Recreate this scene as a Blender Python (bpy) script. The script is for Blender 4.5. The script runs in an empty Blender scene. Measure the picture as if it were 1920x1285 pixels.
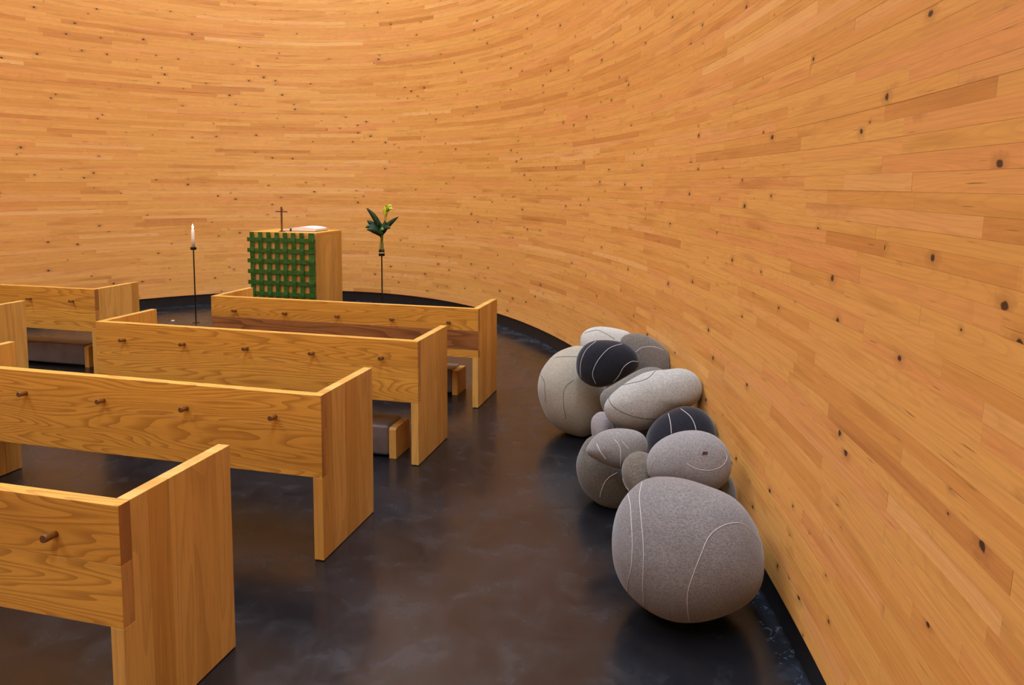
import bpy, bmesh, math, random
from mathutils import Vector, Matrix
R = random.Random(7)
scn = bpy.context.scene
COL = scn.collection

# ------------------------------------------------------------------ camera
# image size is taken as 1920 x 1285; focal length and principal point in pixels
FPX, CX, CY = 1351.81, 980.02, 468.52
YAW, PITCH, ROLL, CAMZ = 0.2444, 0.0906, 0.0062, 1.6
cam_d = bpy.data.cameras.new('camera')
cam = bpy.data.objects.new('camera', cam_d)
COL.objects.link(cam)
cam_d.sensor_fit = 'HORIZONTAL'
cam_d.sensor_width = 36.0
cam_d.lens = FPX / 1920 * 36.0
cam_d.shift_x = (960 - CX) / 1920
cam_d.shift_y = (CY - 642.5) / 1920
cam_d.clip_start = 0.02
fw = Vector((-math.sin(YAW) * math.cos(PITCH), math.cos(YAW) * math.cos(PITCH), -math.sin(PITCH)))
rt = Vector((math.cos(YAW), math.sin(YAW), 0))
up = rt.cross(fw)
r2 = rt * math.cos(ROLL) + up * math.sin(ROLL)
u2 = up * math.cos(ROLL) - rt * math.sin(ROLL)
cam.matrix_world = Matrix(((r2.x, u2.x, -fw.x, 0), (r2.y, u2.y, -fw.y, 0), (r2.z, u2.z, -fw.z, CAMZ), (0, 0, 0, 1)))
scn.camera = cam

# ------------------------------------------------------------------ world, light, exposure
CEIL_Z = 9.6
SKY_STRENGTH = 17.6            # brightness of the ring skylight under the roof edge
SKY_COLOUR = (0.82, 1.04, 1.36)
world = bpy.data.worlds.new('world')
scn.world = world
world.use_nodes = True
world.node_tree.nodes['Background'].inputs[0].default_value = (0.75, 0.83, 1.0, 1)
world.node_tree.nodes['Background'].inputs[1].default_value = 0.3
vs = scn.view_settings
vs.view_transform = 'Standard'
vs.look = 'None'
vs.gamma = 1.0
vs.use_curve_mapping = False
vs.exposure = 0.0
scn.cycles.max_bounces = 6
scn.cycles.diffuse_bounces = 4
scn.cycles.glossy_bounces = 2
scn.cycles.transmission_bounces = 6
scn.cycles.adaptive_threshold = 0.05
scn.cycles.use_light_tree = False

# ------------------------------------------------------------------ node helpers
def srgb(r, g, b):
    f = lambda c: (c / 255 / 12.92) if c / 255 <= 0.04045 else ((c / 255 + 0.055) / 1.055) ** 2.4
    return (f(r), f(g), f(b), 1.0)

class NT:
    def __init__(self, name):
        self.mat = bpy.data.materials.new(name)
        self.mat.use_nodes = True
        self.t = self.mat.node_tree
        self.bsdf = self.t.nodes['Principled BSDF']
    def n(self, kind, **kw):
        nd = self.t.nodes.new(kind)
        for k, v in kw.items():
            setattr(nd, k, v)
        return nd
    def link(self, a, b):
        self.t.links.new(a, b)
    def put(self, sock, v):
        if hasattr(v, 'is_output') or isinstance(v, bpy.types.NodeSocket):
            self.t.links.new(v, sock)
        else:
            sock.default_value = v
    def math(self, op, a, b=0.0, c=None, clamp=False):
        nd = self.n('ShaderNodeMath', operation=op, use_clamp=clamp)
        self.put(nd.inputs[0], a); self.put(nd.inputs[1], b)
        if c is not None:
            self.put(nd.inputs[2], c)
        return nd.outputs[0]
    def vmath(self, op, a, b):
        nd = self.n('ShaderNodeVectorMath', operation=op)
        self.put(nd.inputs[0], a); self.put(nd.inputs[1], b)
        return nd.outputs[0]
    def comb(self, x, y, z):
        nd = self.n('ShaderNodeCombineXYZ')
        self.put(nd.inputs[0], x); self.put(nd.inputs[1], y); self.put(nd.inputs[2], z)
        return nd.outputs[0]
    def sep(self, v):
        nd = self.n('ShaderNodeSeparateXYZ')
        self.put(nd.inputs[0], v)
        return nd.outputs
    def noise(self, vec, scale=1.0, detail=2.0, rough=0.5, dist=0.0):
        nd = self.n('ShaderNodeTexNoise')
        self.put(nd.inputs['Vector'], vec)
        nd.inputs['Scale'].default_value = scale
        nd.inputs['Detail'].default_value = detail
        nd.inputs['Roughness'].default_value = rough
        nd.inputs['Distortion'].default_value = dist
        return nd.outputs['Fac']
    def ramp(self, fac, stops, interp='LINEAR'):
        nd = self.n('ShaderNodeValToRGB')
        cr = nd.color_ramp
        cr.interpolation = interp
        while len(cr.elements) < len(stops):
            cr.elements.new(0.5)
        for e, (p, c) in zip(cr.elements, stops):
            e.position = p
            e.color = c if len(c) == 4 else (*c, 1)
        self.put(nd.inputs[0], fac)
        return nd.outputs[0]
    def framp(self, fac, p0, p1, v0=0.0, v1=1.0):
        nd = self.n('ShaderNodeMapRange')
        nd.interpolation_type = 'SMOOTHSTEP'
        self.put(nd.inputs[0], fac)
        for i, v in zip((1, 2, 3, 4), (p0, p1, v0, v1)):
            nd.inputs[i].default_value = v
        return nd.outputs[0]
    def mix(self, fac, a, b, blend='MIX'):
        nd = self.n('ShaderNodeMix', data_type='RGBA', blend_type=blend)
        self.put(nd.inputs[0], fac); self.put(nd.inputs[6], a); self.put(nd.inputs[7], b)
        return nd.outputs[2]
    def bump(self, height, strength=0.2, dist=0.002):
        nd = self.n('ShaderNodeBump')
        nd.inputs['Strength'].default_value = strength
        nd.inputs['Distance'].default_value = dist
        self.put(nd.inputs['Height'], height)
        self.link(nd.outputs[0], self.bsdf.inputs['Normal'])
    def base(self, col, rough=0.5, **kw):
        self.put(self.bsdf.inputs['Base Color'], col)
        self.put(self.bsdf.inputs['Roughness'], rough)
        for k, v in kw.items():
            self.put(self.bsdf.inputs[k.replace('_', ' ')], v)
        return self.mat

def simple(name, col, rough=0.5, **kw):
    return NT(name).base(col, rough, **kw)

# ------------------------------------------------------------------ materials
def mat_wall_plank():
    m = NT('alder_planks')
    at = m.n('ShaderNodeAttribute', attribute_name='plank')      # x along, y up the wall (metres), z random
    s, z, rnd = m.sep(at.outputs['Vector'])
    o1 = m.math('MULTIPLY', rnd, 91.7)
    o2 = m.math('MULTIPLY', rnd, 47.3)
    sx = m.math('ADD', s, o1)
    zz = m.math('ADD', z, o2)
    # tone of the whole plank
    wn = m.n('ShaderNodeTexWhiteNoise', noise_dimensions='1D')
    m.put(wn.inputs['W'], m.math('MULTIPLY', rnd, 1000.0))
    tone = m.ramp(wn.outputs['Value'], [(0.0, TONE[0]), (0.06, TONE[1]), (0.30, TONE[2]), (0.7, TONE[3]), (0.9, TONE[4]), (1.0, TONE[5])])
    # grain streaks that run along the plank
    g1 = m.noise(m.comb(m.math('MULTIPLY', sx, 3.0), m.math('MULTIPLY', zz, 90.0), 0.0), 1.0, 2.0, 0.6)
    col = m.mix(m.framp(g1, 0.35, 0.75, 0.0, 0.24), tone, m.mix(1.0, tone, (0.62, 0.50, 0.40, 1), 'MULTIPLY'))
    # broad darker heartwood clouds
    g2 = m.noise(m.comb(m.math('MULTIPLY', sx, 1.6), m.math('MULTIPLY', zz, 14.0), 3.0), 1.0, 1.0, 0.5)
    col = m.mix(m.framp(g2, 0.55, 0.80, 0.0, 0.50), col, m.mix(1.0, col, (0.60, 0.47, 0.36, 1), 'MULTIPLY'))
    # cathedral figure lines
    g3 = m.noise(m.comb(m.math('MULTIPLY', sx, 1.1), m.math('MULTIPLY', zz, 13.0), 9.0), 1.0, 0.0, 0.4)
    fr = m.math('FRACT', m.math('MULTIPLY', g3, 16.0))
    col = m.mix(m.math('MULTIPLY', m.framp(fr, 0.55, 0.95), 0.13), col, (0.30, 0.13, 0.04, 1))
    # knots
    v = m.n('ShaderNodeTexVoronoi', voronoi_dimensions='2D', feature='F1')
    m.put(v.inputs['Vector'], m.comb(m.math('MULTIPLY', sx, 0.75), zz, 0.0))
    v.inputs['Scale'].default_value = 4.6
    v.inputs['Randomness'].default_value = 1.0
    cellr = m.sep(v.outputs['Color'])[0]
    size = m.framp(cellr, 0.30, 1.0, 0.012, 0.058)
    wob = m.noise(m.comb(m.math('MULTIPLY', sx, 60.0), m.math('MULTIPLY', zz, 60.0), 0.0), 1.0, 0.0)
    dd = m.math('MULTIPLY', v.outputs['Distance'], m.math('ADD', m.math('MULTIPLY', wob, 0.9), 0.55))
    core = m.math('SUBTRACT', 1.0, m.math('DIVIDE', dd, size), clamp=True)
    gate = m.framp(cellr, 0.32, 0.37)
    halo = m.math('SUBTRACT', 1.0, m.math('DIVIDE', dd, m.math('MULTIPLY', size, 3.2)), clamp=True)
    col = m.mix(m.math('MULTIPLY', m.math('MULTIPLY', halo, gate), 0.5), col, (0.22, 0.08, 0.02, 1))
    col = m.mix(m.math('MULTIPLY', m.framp(core, 0.05, 0.45), m.math('MULTIPLY', gate, 0.93)), col, (0.035, 0.014, 0.008, 1))
    # short dark resin flecks
    fl = m.noise(m.comb(m.math('MULTIPLY', sx, 6.0), m.math('MULTIPLY', zz, 120.0), 21.0), 1.0, 1.0)
    col = m.mix(m.framp(fl, 0.71, 0.80, 0.0, 0.6), col, (0.10, 0.04, 0.015, 1))
    m.bump(g1, 0.12, 0.001)
    return m.base(col, m.framp(g1, 0.2, 0.8, 0.42, 0.58), Specular_IOR_Level=0.32)

TONE = [srgb(192, 128, 62), srgb(208, 145, 70), srgb(214, 156, 77), srgb(221, 165, 85), srgb(216, 149, 82), srgb(227, 176, 103)]

def mat_ash(name, along, light, mid, dark, contrast=0.55, rings=15.0):
    """Oiled ash: contour lines of a stretched noise give the cathedral figure."""
    m = NT(name)
    tc = m.n('ShaderNodeTexCoord')
    oi = m.n('ShaderNodeObjectInfo')
    x, y, z = m.sep(tc.outputs['Object'])
    rnd = oi.outputs['Random']
    if along == 'x':
        a, b, c = x, z, y
    elif along == 'z':
        a, b, c = z, y, x
    else:
        a, b, c = y, x, z
    off = m.math('MULTIPLY', rnd, 63.0)
    vec = m.comb(m.math('ADD', m.math('MULTIPLY', a, 0.62), off), m.math('MULTIPLY', b, 6.5), m.math('ADD', m.math('MULTIPLY', c, 6.5), off))
    f = m.noise(vec, 1.0, 2.0, 0.42, 0.25)
    saw = m.math('FRACT', m.math('MULTIPLY', f, rings))
    line = m.framp(saw, 0.42, 0.98)
    fib = m.noise(m.comb(m.math('ADD', m.math('MULTIPLY', a, 7.0), off), m.math('MULTIPLY', b, 190.0), m.math('MULTIPLY', c, 190.0)), 1.0, 2.0, 0.6)
    broad = m.noise(m.comb(m.math('ADD', m.math('MULTIPLY', a, 0.5), off), m.math('MULTIPLY', b, 7.0), off), 1.0, 1.0)
    col = m.mix(m.framp(rnd, 0.0, 1.0), light, mid)
    col = m.mix(m.framp(broad, 0.45, 0.75, 0.0, 0.35), col, dark)
    col = m.mix(m.math('MULTIPLY', line, contrast), col, dark)
    col = m.mix(m.framp(fib, 0.45, 0.8, 0.0, 0.28), col, dark)
    m.bump(fib, 0.08, 0.0006)
    return m.base(col, m.framp(fib, 0.2, 0.8, 0.36, 0.5), Specular_IOR_Level=0.4)

def mat_floor():
    m = NT('polished_dark_concrete')
    tc = m.n('ShaderNodeTexCoord')
    p = tc.outputs['Object']
    n1 = m.noise(p, 1.1, 5.0, 0.62, 0.6)
    n2 = m.noise(p, 6.0, 4.0, 0.6, 0.4)
    n3 = m.noise(m.vmath('MULTIPLY', p, (9.0, 24.0, 1.0)), 1.0, 4.0, 0.65, 0.9)
    col = m.ramp(n1, [(0.30, (0.0048, 0.0048, 0.0056)), (0.5, (0.0094, 0.0100, 0.0118)), (0.72, (0.021, 0.0214, 0.0240))])
    col = m.mix(m.framp(n2, 0.5, 0.78, 0.0, 0.5), col, (0.027, 0.0275, 0.0305, 1))
    sc = m.math('MULTIPLY', m.framp(n3, 0.60, 0.78), m.framp(n1, 0.5, 0.66))
    col = m.mix(m.math('MULTIPLY', sc, 0.16), col, (0.05, 0.05, 0.054, 1))
    # worn pale rim where the mop meets the wall: follows the oval of the room
    x, y, z = m.sep(p)
    cx, cy = m.math('SUBTRACT', x, EL[0]), m.math('SUBTRACT', y, EL[1])
    X = m.math('ADD', m.math('MULTIPLY', cx, math.cos(EL[4])), m.math('MULTIPLY', cy, math.sin(EL[4])))
    Y = m.math('SUBTRACT', m.math('MULTIPLY', cy, math.cos(EL[4])), m.math('MULTIPLY', cx, math.sin(EL[4])))
    rr = m.math('SQRT', m.math('ADD', m.math('POWER', m.math('ABSOLUTE', m.math('DIVIDE', X, EL[2])), 2.0), m.math('POWER', m.math('ABSOLUTE', m.math('DIVIDE', Y, EL[3])), 2.0)))
    rim = m.math('MULTIPLY', m.framp(rr, 0.955, 0.99), m.framp(n2, 0.42, 0.66))
    col = m.mix(m.math('MULTIPLY', rim, 0.35), col, (0.045, 0.058, 0.075, 1))
    n4 = m.noise(p, 14.0, 4.0, 0.7, 1.2)
    edge = m.math('MULTIPLY', m.math('MULTIPLY', m.framp(rr, 0.984, 0.990), m.framp(n4, 0.56, 0.66)), 0.32)
    col = m.mix(edge, col, (0.20, 0.24, 0.27, 1))
    m.bump(n2, 0.05, 0.002)
    return m.base(col, m.math('ADD', m.framp(n2, 0.25, 0.75, 0.18, 0.30), m.math('MULTIPLY', sc, 0.1)), Specular_IOR_Level=0.52)

def mat_felt(name, c0, c1, speck=0.5):
    m = NT(name)
    c0, c1 = [(c[0] * 0.95, c[1] * 0.975, c[2] * 0.925, 1) for c in (c0, c1)]
    tc = m.n('ShaderNodeTexCoord')
    p = tc.outputs['Object']
    n1 = m.noise(m.vmath('MULTIPLY', p, (1.0, 1.0, 2.2)), 120.0, 4.0, 0.75)
    n2 = m.noise(p, 9.0, 2.0, 0.5)
    n3 = m.noise(p, 420.0, 1.0, 0.5)
    col = m.mix(m.framp(n1, 0.5 - 0.22 * speck - 0.08, 0.5 + 0.22 * speck + 0.08), c0, c1)
    col = m.mix(m.framp(n2, 0.3, 0.7, 0.0, 0.18), col, c0)
    h = m.math('ADD', n1, m.math('MULTIPLY', n3, 0.5))
    m.bump(h, 0.45, 0.002)
    return m.base(col, 0.95, Specular_IOR_Level=0.12, Sheen_Weight=0.25, Sheen_Roughness=0.5)

def mat_emit(name, col, strength):
    m = NT(name)
    m.bsdf.inputs['Base Color'].default_value = (0, 0, 0, 1)
    m.bsdf.inputs['Emission Color'].default_value = (*col, 1)
    m.bsdf.inputs['Emission Strength'].default_value = strength
    return m.mat

# plan of the room: centre x, centre y, half width, half length, turn
EL = (-3.766, 1.154, 4.268, 7.796, 0.1413)
WALL_Z0 = 0.13

M = {}
M['plank'] = mat_wall_plank()
M['floor'] = mat_floor()
ASH_L, ASH_M, ASH_D = srgb(221, 166, 68), srgb(211, 154, 60), srgb(148, 94, 28)
M['ash_x'] = mat_ash('ash_long_boards', 'x', ASH_L, ASH_M, ASH_D, 0.55, 27.0)
M['ash_z'] = mat_ash('ash_upright_boards', 'z', srgb(220, 173, 88), srgb(200, 149, 66), srgb(152, 102, 38), 0.25, 10.0)
M['ash_y'] = mat_ash('ash_short_boards', 'y', ASH_L, ASH_M, ASH_D, 0.4, 10.0)
M['end_grain'] = mat_ash('ash_end_grain', 'z', srgb(202, 150, 78), srgb(170, 116, 58), srgb(116, 74, 34), 0.4, 10.0)
M['peg'] = mat_ash('peg_wood', 'y', srgb(146, 94, 40), srgb(132, 84, 34), srgb(96, 58, 22), 0.2, 8.0)
M['peg_end'] = simple('peg_end_grain', srgb(92, 58, 28), 0.6)
M['black'] = simple('black_painted_board', (0.012, 0.012, 0.013, 1), 0.45)
M['backing'] = simple('dark_wall_backing', (0.05, 0.028, 0.014, 1), 0.8)
M['ceiling'] = simple('pale_ceiling_board', srgb(214, 178, 134), 0.7)
M['iron'] = simple('blackened_iron', (0.012, 0.011, 0.011, 1), 0.42, Metallic=0.6)
M['wax'] = simple('white_wax', srgb(244, 232, 204), 0.4, Subsurface_Weight=0.2)
M['flame'] = mat_emit('flame', (1.0, 0.72, 0.32), 28.0)
M['wick'] = simple('charred_wick', (0.02, 0.015, 0.01, 1), 0.9)
M['white'] = simple('pale_disc', srgb(225, 215, 205), 0.4)

# ------------------------------------------------------------------ object helpers
def link(o, parent=None):
    COL.objects.link(o)
    if parent is not None:
        o.parent = parent
    return o

def mesh_obj(name, verts, faces, mat, parent=None, smooth=False, loc=(0, 0, 0)):
    me = bpy.data.meshes.new(name)
    me.from_pydata([tuple(v) for v in verts], [], faces)
    me.update()
    for mt in (mat if isinstance(mat, (list, tuple)) else [mat]):
        me.materials.append(mt)
    if smooth:
        me.polygons.foreach_set('use_smooth', [True] * len(me.polygons))
    o = bpy.data.objects.new(name, me)
    o.location = loc
    return link(o, parent)

def bm_obj(name, bm, mat, parent=None, smooth=False, loc=(0, 0, 0)):
    bmesh.ops.recalc_face_normals(bm, faces=bm.faces)
    me = bpy.data.meshes.new(name)
    bm.to_mesh(me)
    bm.free()
    for mt in (mat if isinstance(mat, (list, tuple)) else [mat]):
        me.materials.append(mt)
    if smooth:
        me.polygons.foreach_set('use_smooth', [True] * len(me.polygons))
    o = bpy.data.objects.new(name, me)
    o.location = loc
    return link(o, parent)

def empty(name, loc=(0, 0, 0), parent=None):
    o = bpy.data.objects.new(name, None)
    o.location = loc
    o.empty_display_size = 0.1
    return link(o, parent)

def tag(o, label=None, cat=None, group=None, kind=None):
    if label: o['label'] = label
    if cat: o['category'] = cat
    if group: o['group'] = group
    if kind: o['kind'] = kind
    return o

def box_bm(x0, x1, y0, y1, z0, z1, bev=0.0, seg=1):
    bm = bmesh.new()
    bmesh.ops.create_cube(bm, size=1.0)
    for v in bm.verts:
        v.co = Vector(((x0 + x1) / 2 + v.co.x * (x1 - x0), (y0 + y1) / 2 + v.co.y * (y1 - y0), (z0 + z1) / 2 + v.co.z * (z1 - z0)))
    if bev:
        bmesh.ops.bevel(bm, geom=list(bm.edges), offset=bev, segments=seg, affect='EDGES', profile=0.5)
    return bm

def prism_bm(poly, ax, d0, d1, bev=0.0):
    """poly: list of (p, q) outline; ax='x' puts it in the yz plane, extruded from d0 to d1 along x."""
    bm = bmesh.new()
    mk = {'x': lambda p, q, d: (d, p, q), 'y': lambda p, q, d: (p, d, q), 'z': lambda p, q, d: (p, q, d)}[ax]
    a = [bm.verts.new(mk(p, q, d0)) for p, q in poly]
    b = [bm.verts.new(mk(p, q, d1)) for p, q in poly]
    bm.faces.new(a)
    bm.faces.new(b[::-1])
    n = len(poly)
    for i in range(n):
        bm.faces.new((a[i], a[(i + 1) % n], b[(i + 1) % n], b[i]))
    bmesh.ops.recalc_face_normals(bm, faces=bm.faces)
    if bev:
        bmesh.ops.bevel(bm, geom=list(bm.edges), offset=bev, segments=1, affect='EDGES')
    return bm

def lathe(prof, n=20, cap=True):
    """prof: list of (radius, z)."""
    V, F = [], []
    for r, z in prof:
        for i in range(n):
            a = 2 * math.pi * i / n
            V.append((r * math.cos(a), r * math.sin(a), z))
    for k in range(len(prof) - 1):
        for i in range(n):
            j = (i + 1) % n
            F.append((k * n + i, k * n + j, (k + 1) * n + j, (k + 1) * n + i))
    if cap:
        F.append(tuple(range(n))[::-1])
        F.append(tuple((len(prof) - 1) * n + i for i in range(n)))
    return V, F

def tube(pts, rad, n=6, flat=None):
    """Tube through points; rad may be a list."""
    P = [Vector(p) for p in pts]
    V, F = [], []
    prev = None
    for i, p in enumerate(P):
        t = (P[min(i + 1, len(P) - 1)] - P[max(i - 1, 0)]).normalized()
        ref = prev if prev is not None else (Vector((0, 0, 1)) if abs(t.z) < 0.9 else Vector((1, 0, 0)))
        a = ref - t * ref.dot(t)
        a.normalize()
        prev = a
        b = t.cross(a)
        r = rad[i] if isinstance(rad, (list, tuple)) else rad
        for k in range(n):
            an = 2 * math.pi * k / n
            V.append(p + a * (r * math.cos(an)) + b * (r * math.sin(an)))
    for i in range(len(P) - 1):
        for k in range(n):
            l = (k + 1) % n
            F.append((i * n + k, i * n + l, (i + 1) * n + l, (i + 1) * n + k))
    F.append(tuple(range(n))[::-1])
    F.append(tuple((len(P) - 1) * n + k for k in range(n)))
    return V, F

def catmull(pts, sub=6):
    P = [Vector(p) for p in pts]
    if len(P) < 3:
        return P
    out = []
    for i in range(len(P) - 1):
        p0, p1, p2, p3 = P[max(i - 1, 0)], P[i], P[i + 1], P[min(i + 2, len(P) - 1)]
        for k in range(sub):
            t = k / sub
            out.append(0.5 * ((2 * p1) + (p2 - p0) * t + (2 * p0 - 5 * p1 + 4 * p2 - p3) * t * t + (3 * p1 - p0 - 3 * p2 + p3) * t ** 3))
    out.append(P[-1])
    return out

# ------------------------------------------------------------------ the oval room
def wall_off(z):
    s = z - WALL_Z0
    if s <= 0:
        return 0.0
    if s < 3.1:
        return 0.08 * s - 0.013 * s * s
    return 0.1231 - 0.004 * (s - 3.1)

def ell(t, off=0.0):
    """Point of the plan oval at parameter t, pushed out along its normal."""
    x0, y0, a, b, r = EL
    c, s = math.cos(r), math.sin(r)
    X, Y = a * math.cos(t), b * math.sin(t)
    nx, ny = b * math.cos(t), a * math.sin(t)
    l = math.hypot(nx, ny)
    X += nx / l * off
    Y += ny / l * off
    return x0 + X * c - Y * s, y0 + X * s + Y * c

# arc length table so planks can be laid out in metres
NTAB = 2000
TAB = [0.0]
_p = ell(0)
for _i in range(1, NTAB + 1):
    _q = ell(2 * math.pi * _i / NTAB)
    TAB.append(TAB[-1] + math.hypot(_q[0] - _p[0], _q[1] - _p[1]))
    _p = _q
PERIM = TAB[-1]
import bisect
def t_of_s(s):
    s = s % PERIM
    i = max(0, min(NTAB - 1, bisect.bisect_right(TAB, s) - 1))
    f = (s - TAB[i]) / (TAB[i + 1] - TAB[i])
    return 2 * math.pi * (i + f) / NTAB

def wall_pt(s, z, out=0.0):
    x, y = ell(t_of_s(s), wall_off(z) + out)
    return (x, y, z)

def outside_wall(x, y, z):
    """Signed distance-like value: > 0 outside the plank face."""
    x0, y0, a, b, r = EL
    c, s = math.cos(r), math.sin(r)
    dx, dy = x - x0, y - y0
    X, Y = dx * c + dy * s, -dx * s + dy * c
    o = wall_off(z)
    return (math.hypot(X / (a + o), Y / (b + o)) - 1) * math.hypot(X, Y)

def ring_poly(off, z, n=160):
    return [(*ell(2 * math.pi * i / n, off), z) for i in range(n)]

LONG = (-math.sin(EL[4]), math.cos(EL[4]))
def disc_poly(z, n=160):
    # the ceiling disc hangs off-centre: the light gap is widest above the altar
    return [(x + LONG[0] * -0.4, y + LONG[1] * -0.4, z) for x, y, _ in ring_poly(-0.9, z, n)]

def strip_ring(name, rings, mat, n=160, smooth=True):
    V, F = [], []
    for off, z in rings:
        V += ring_poly(off, z, n)
    for k in range(len(rings) - 1):
        for i in range(n):
            j = (i + 1) % n
            F.append((k * n + i, k * n + j, (k + 1) * n + j, (k + 1) * n + i))
    return mesh_obj(name, V, F, mat, None, smooth)

floor = mesh_obj('floor', ring_poly(0.30, 0.0) + ring_poly(0.30, -0.12), [tuple(range(160)), tuple(range(319, 159, -1))] + [(i, (i + 1) % 160, 160 + (i + 1) % 160, 160 + i) for i in range(160)], M['floor'])
tag(floor, 'dark polished concrete floor with pale scuffs', 'floor', kind='structure')
ceiling = mesh_obj('ceiling', disc_poly(CEIL_Z) + disc_poly(CEIL_Z + 0.1), [tuple(range(159, -1, -1)), tuple(range(160, 320))] + [((i + 1) % 160, i, 160 + i, 160 + (i + 1) % 160) for i in range(160)], M['ceiling'])
tag(ceiling, 'pale flat ceiling disc high above the room', 'ceiling', kind='structure')
M['sky_glass'] = mat_emit('bright_skylight', SKY_COLOUR, SKY_STRENGTH)
sky = mesh_obj('window_1', ring_poly(0.2, CEIL_Z + 0.12, 96) + disc_poly(CEIL_Z + 0.12, 96), [(i, (i + 1) % 96, 96 + (i + 1) % 96, 96 + i) for i in range(96)], M['sky_glass'])
tag(sky, 'bright ring skylight between ceiling and wall', 'skylight', kind='structure')
plinth = strip_ring('baseboard_round', [(0.16, -0.02), (0.018, -0.02), (0.018, WALL_Z0 + 0.02), (0.16, WALL_Z0 + 0.02)], M['black'], 200, False)
tag(plinth, 'black recessed baseboard below the plank wall', 'baseboard', kind='structure')
zs = [WALL_Z0 + 0.012] + [0.3 + 0.4 * i for i in range(24)] + [CEIL_Z + 0.15]
wall = strip_ring('wall_round', [(wall_off(z) + 0.03, z) for z in zs] + [(wall_off(zs[-1]) + 0.16, zs[-1]), (0.16, zs[0]), (wall_off(zs[0]) + 0.03, zs[0])], M['backing'], 200)
tag(wall, 'tall curved wall lined with narrow orange-brown wooden planks', 'wall', kind='structure')

# planks: lay out rows, keep the 300 that show largest as parts, join the others
def project(p):
    d = Vector(p) - Vector((0, 0, CAMZ))
    w = d.dot(fw)
    if w < 0.15:
        return None
    return CX + FPX * d.dot(r2) / w, CY - FPX * d.dot(u2) / w, w

planks = []
z = WALL_Z0
row = 0
RW = random.Random(11)
while z < CEIL_Z:
    hgt = RW.choice((0.041, 0.044, 0.047, 0.049))
    s = RW.uniform(0, 1.2)
    first = s
    while True:
        ln = RW.choice((RW.uniform(0.35, 0.9), RW.uniform(0.7, 1.5), RW.uniform(1.1, 2.0)))
        if s + ln > first + PERIM - 0.3:
            ln = first + PERIM - s
        planks.append((s, s + ln, z, z + hgt, RW.random(), RW.uniform(-0.0004, 0.0004)))
        s += ln
        if s >= first + PERIM - 1e-6:
            break
    z += hgt
    row += 1

def plank_geo(pl, step):
    s0, s1, z0, z1, rnd, prd = pl
    g = 0.0002
    n = max(1, int(math.ceil((s1 - s0) / step)))
    V, F, A = [], [], []
    for i in range(n + 1):
        s = s0 + g + (s1 - s0 - 2 * g) * i / n
        for zz, out in ((z0 + g, 0.016), (z0 + g, prd), (z1 - g, prd), (z1 - g, 0.016)):
            V.append(wall_pt(s, zz, out))
            A += (s, zz, rnd)
    for i in range(n):
        b, c = 4 * i, 4 * i + 4
        for k in range(3):
            F.append((b + k, b + k + 1, c + k + 1, c + k))
    F.append((0, 3, 2, 1))
    b = 4 * n
    F.append((b, b + 1, b + 2, b + 3))
    return V, F, A

def seen_area(pl):
    s0, s1, z0, z1 = pl[:4]
    pr = []
    k = 7
    for i in range(k):
        s = s0 + (s1 - s0) * (i + 0.5) / k
        a = project(wall_pt(s, z0)); b = project(wall_pt(s, z1))
        if a and b and 0 <= a[0] <= 1920 and 0 <= a[1] <= 1285:
            c = project(wall_pt(s + 0.02, z0))
            if c is None:
                continue
            ux, uy, vx, vy = c[0] - a[0], c[1] - a[1], b[0] - a[0], b[1] - a[1]
            pr.append(abs(ux * vy - uy * vx) / 0.02 * (s1 - s0) / k)
    return sum(pr)

order = sorted(range(len(planks)), key=lambda i: -seen_area(planks[i]))
single = set(order[:300])
BV, BF, BA = [], [], []
for i, pl in enumerate(planks):
    if i in single:
        V, F, A = plank_geo(pl, 0.06)
        o = mesh_obj('plank', V, F, M['plank'], wall)
        at = o.data.attributes.new('plank', 'FLOAT_VECTOR', 'POINT')
        at.data.foreach_set('vector', A)
    else:
        V, F, A = plank_geo(pl, 0.16 if pl[2] < 5.4 else 0.4)
        b = len(BV)
        BV += V
        BF += [tuple(b + k for k in f) for f in F]
        BA += A
o = mesh_obj('planking', BV, BF, M['plank'], wall)
at = o.data.attributes.new('plank', 'FLOAT_VECTOR', 'POINT')
at.data.foreach_set('vector', BA)
o['kind'] = 'stuff'

# ------------------------------------------------------------------ pews
PL, PH, PP, PD, PT, PB = 2.1813, 0.719, 0.364, 0.479, 0.0437, 0.042   # length, height, panel bottom, depth, end thickness, back thickness
M['ash_dark'] = mat_ash('ash_dark_heart_board', 'x', srgb(168, 112, 60), srgb(160, 104, 54), srgb(92, 54, 26), 0.6, 13.0)

def end_grain_faces(o, xlim):
    for p in o.data.polygons:
        if abs(p.normal.x) > 0.9 and abs(abs(p.center.x) - xlim) < 0.01:
            p.material_index = 1

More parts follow.
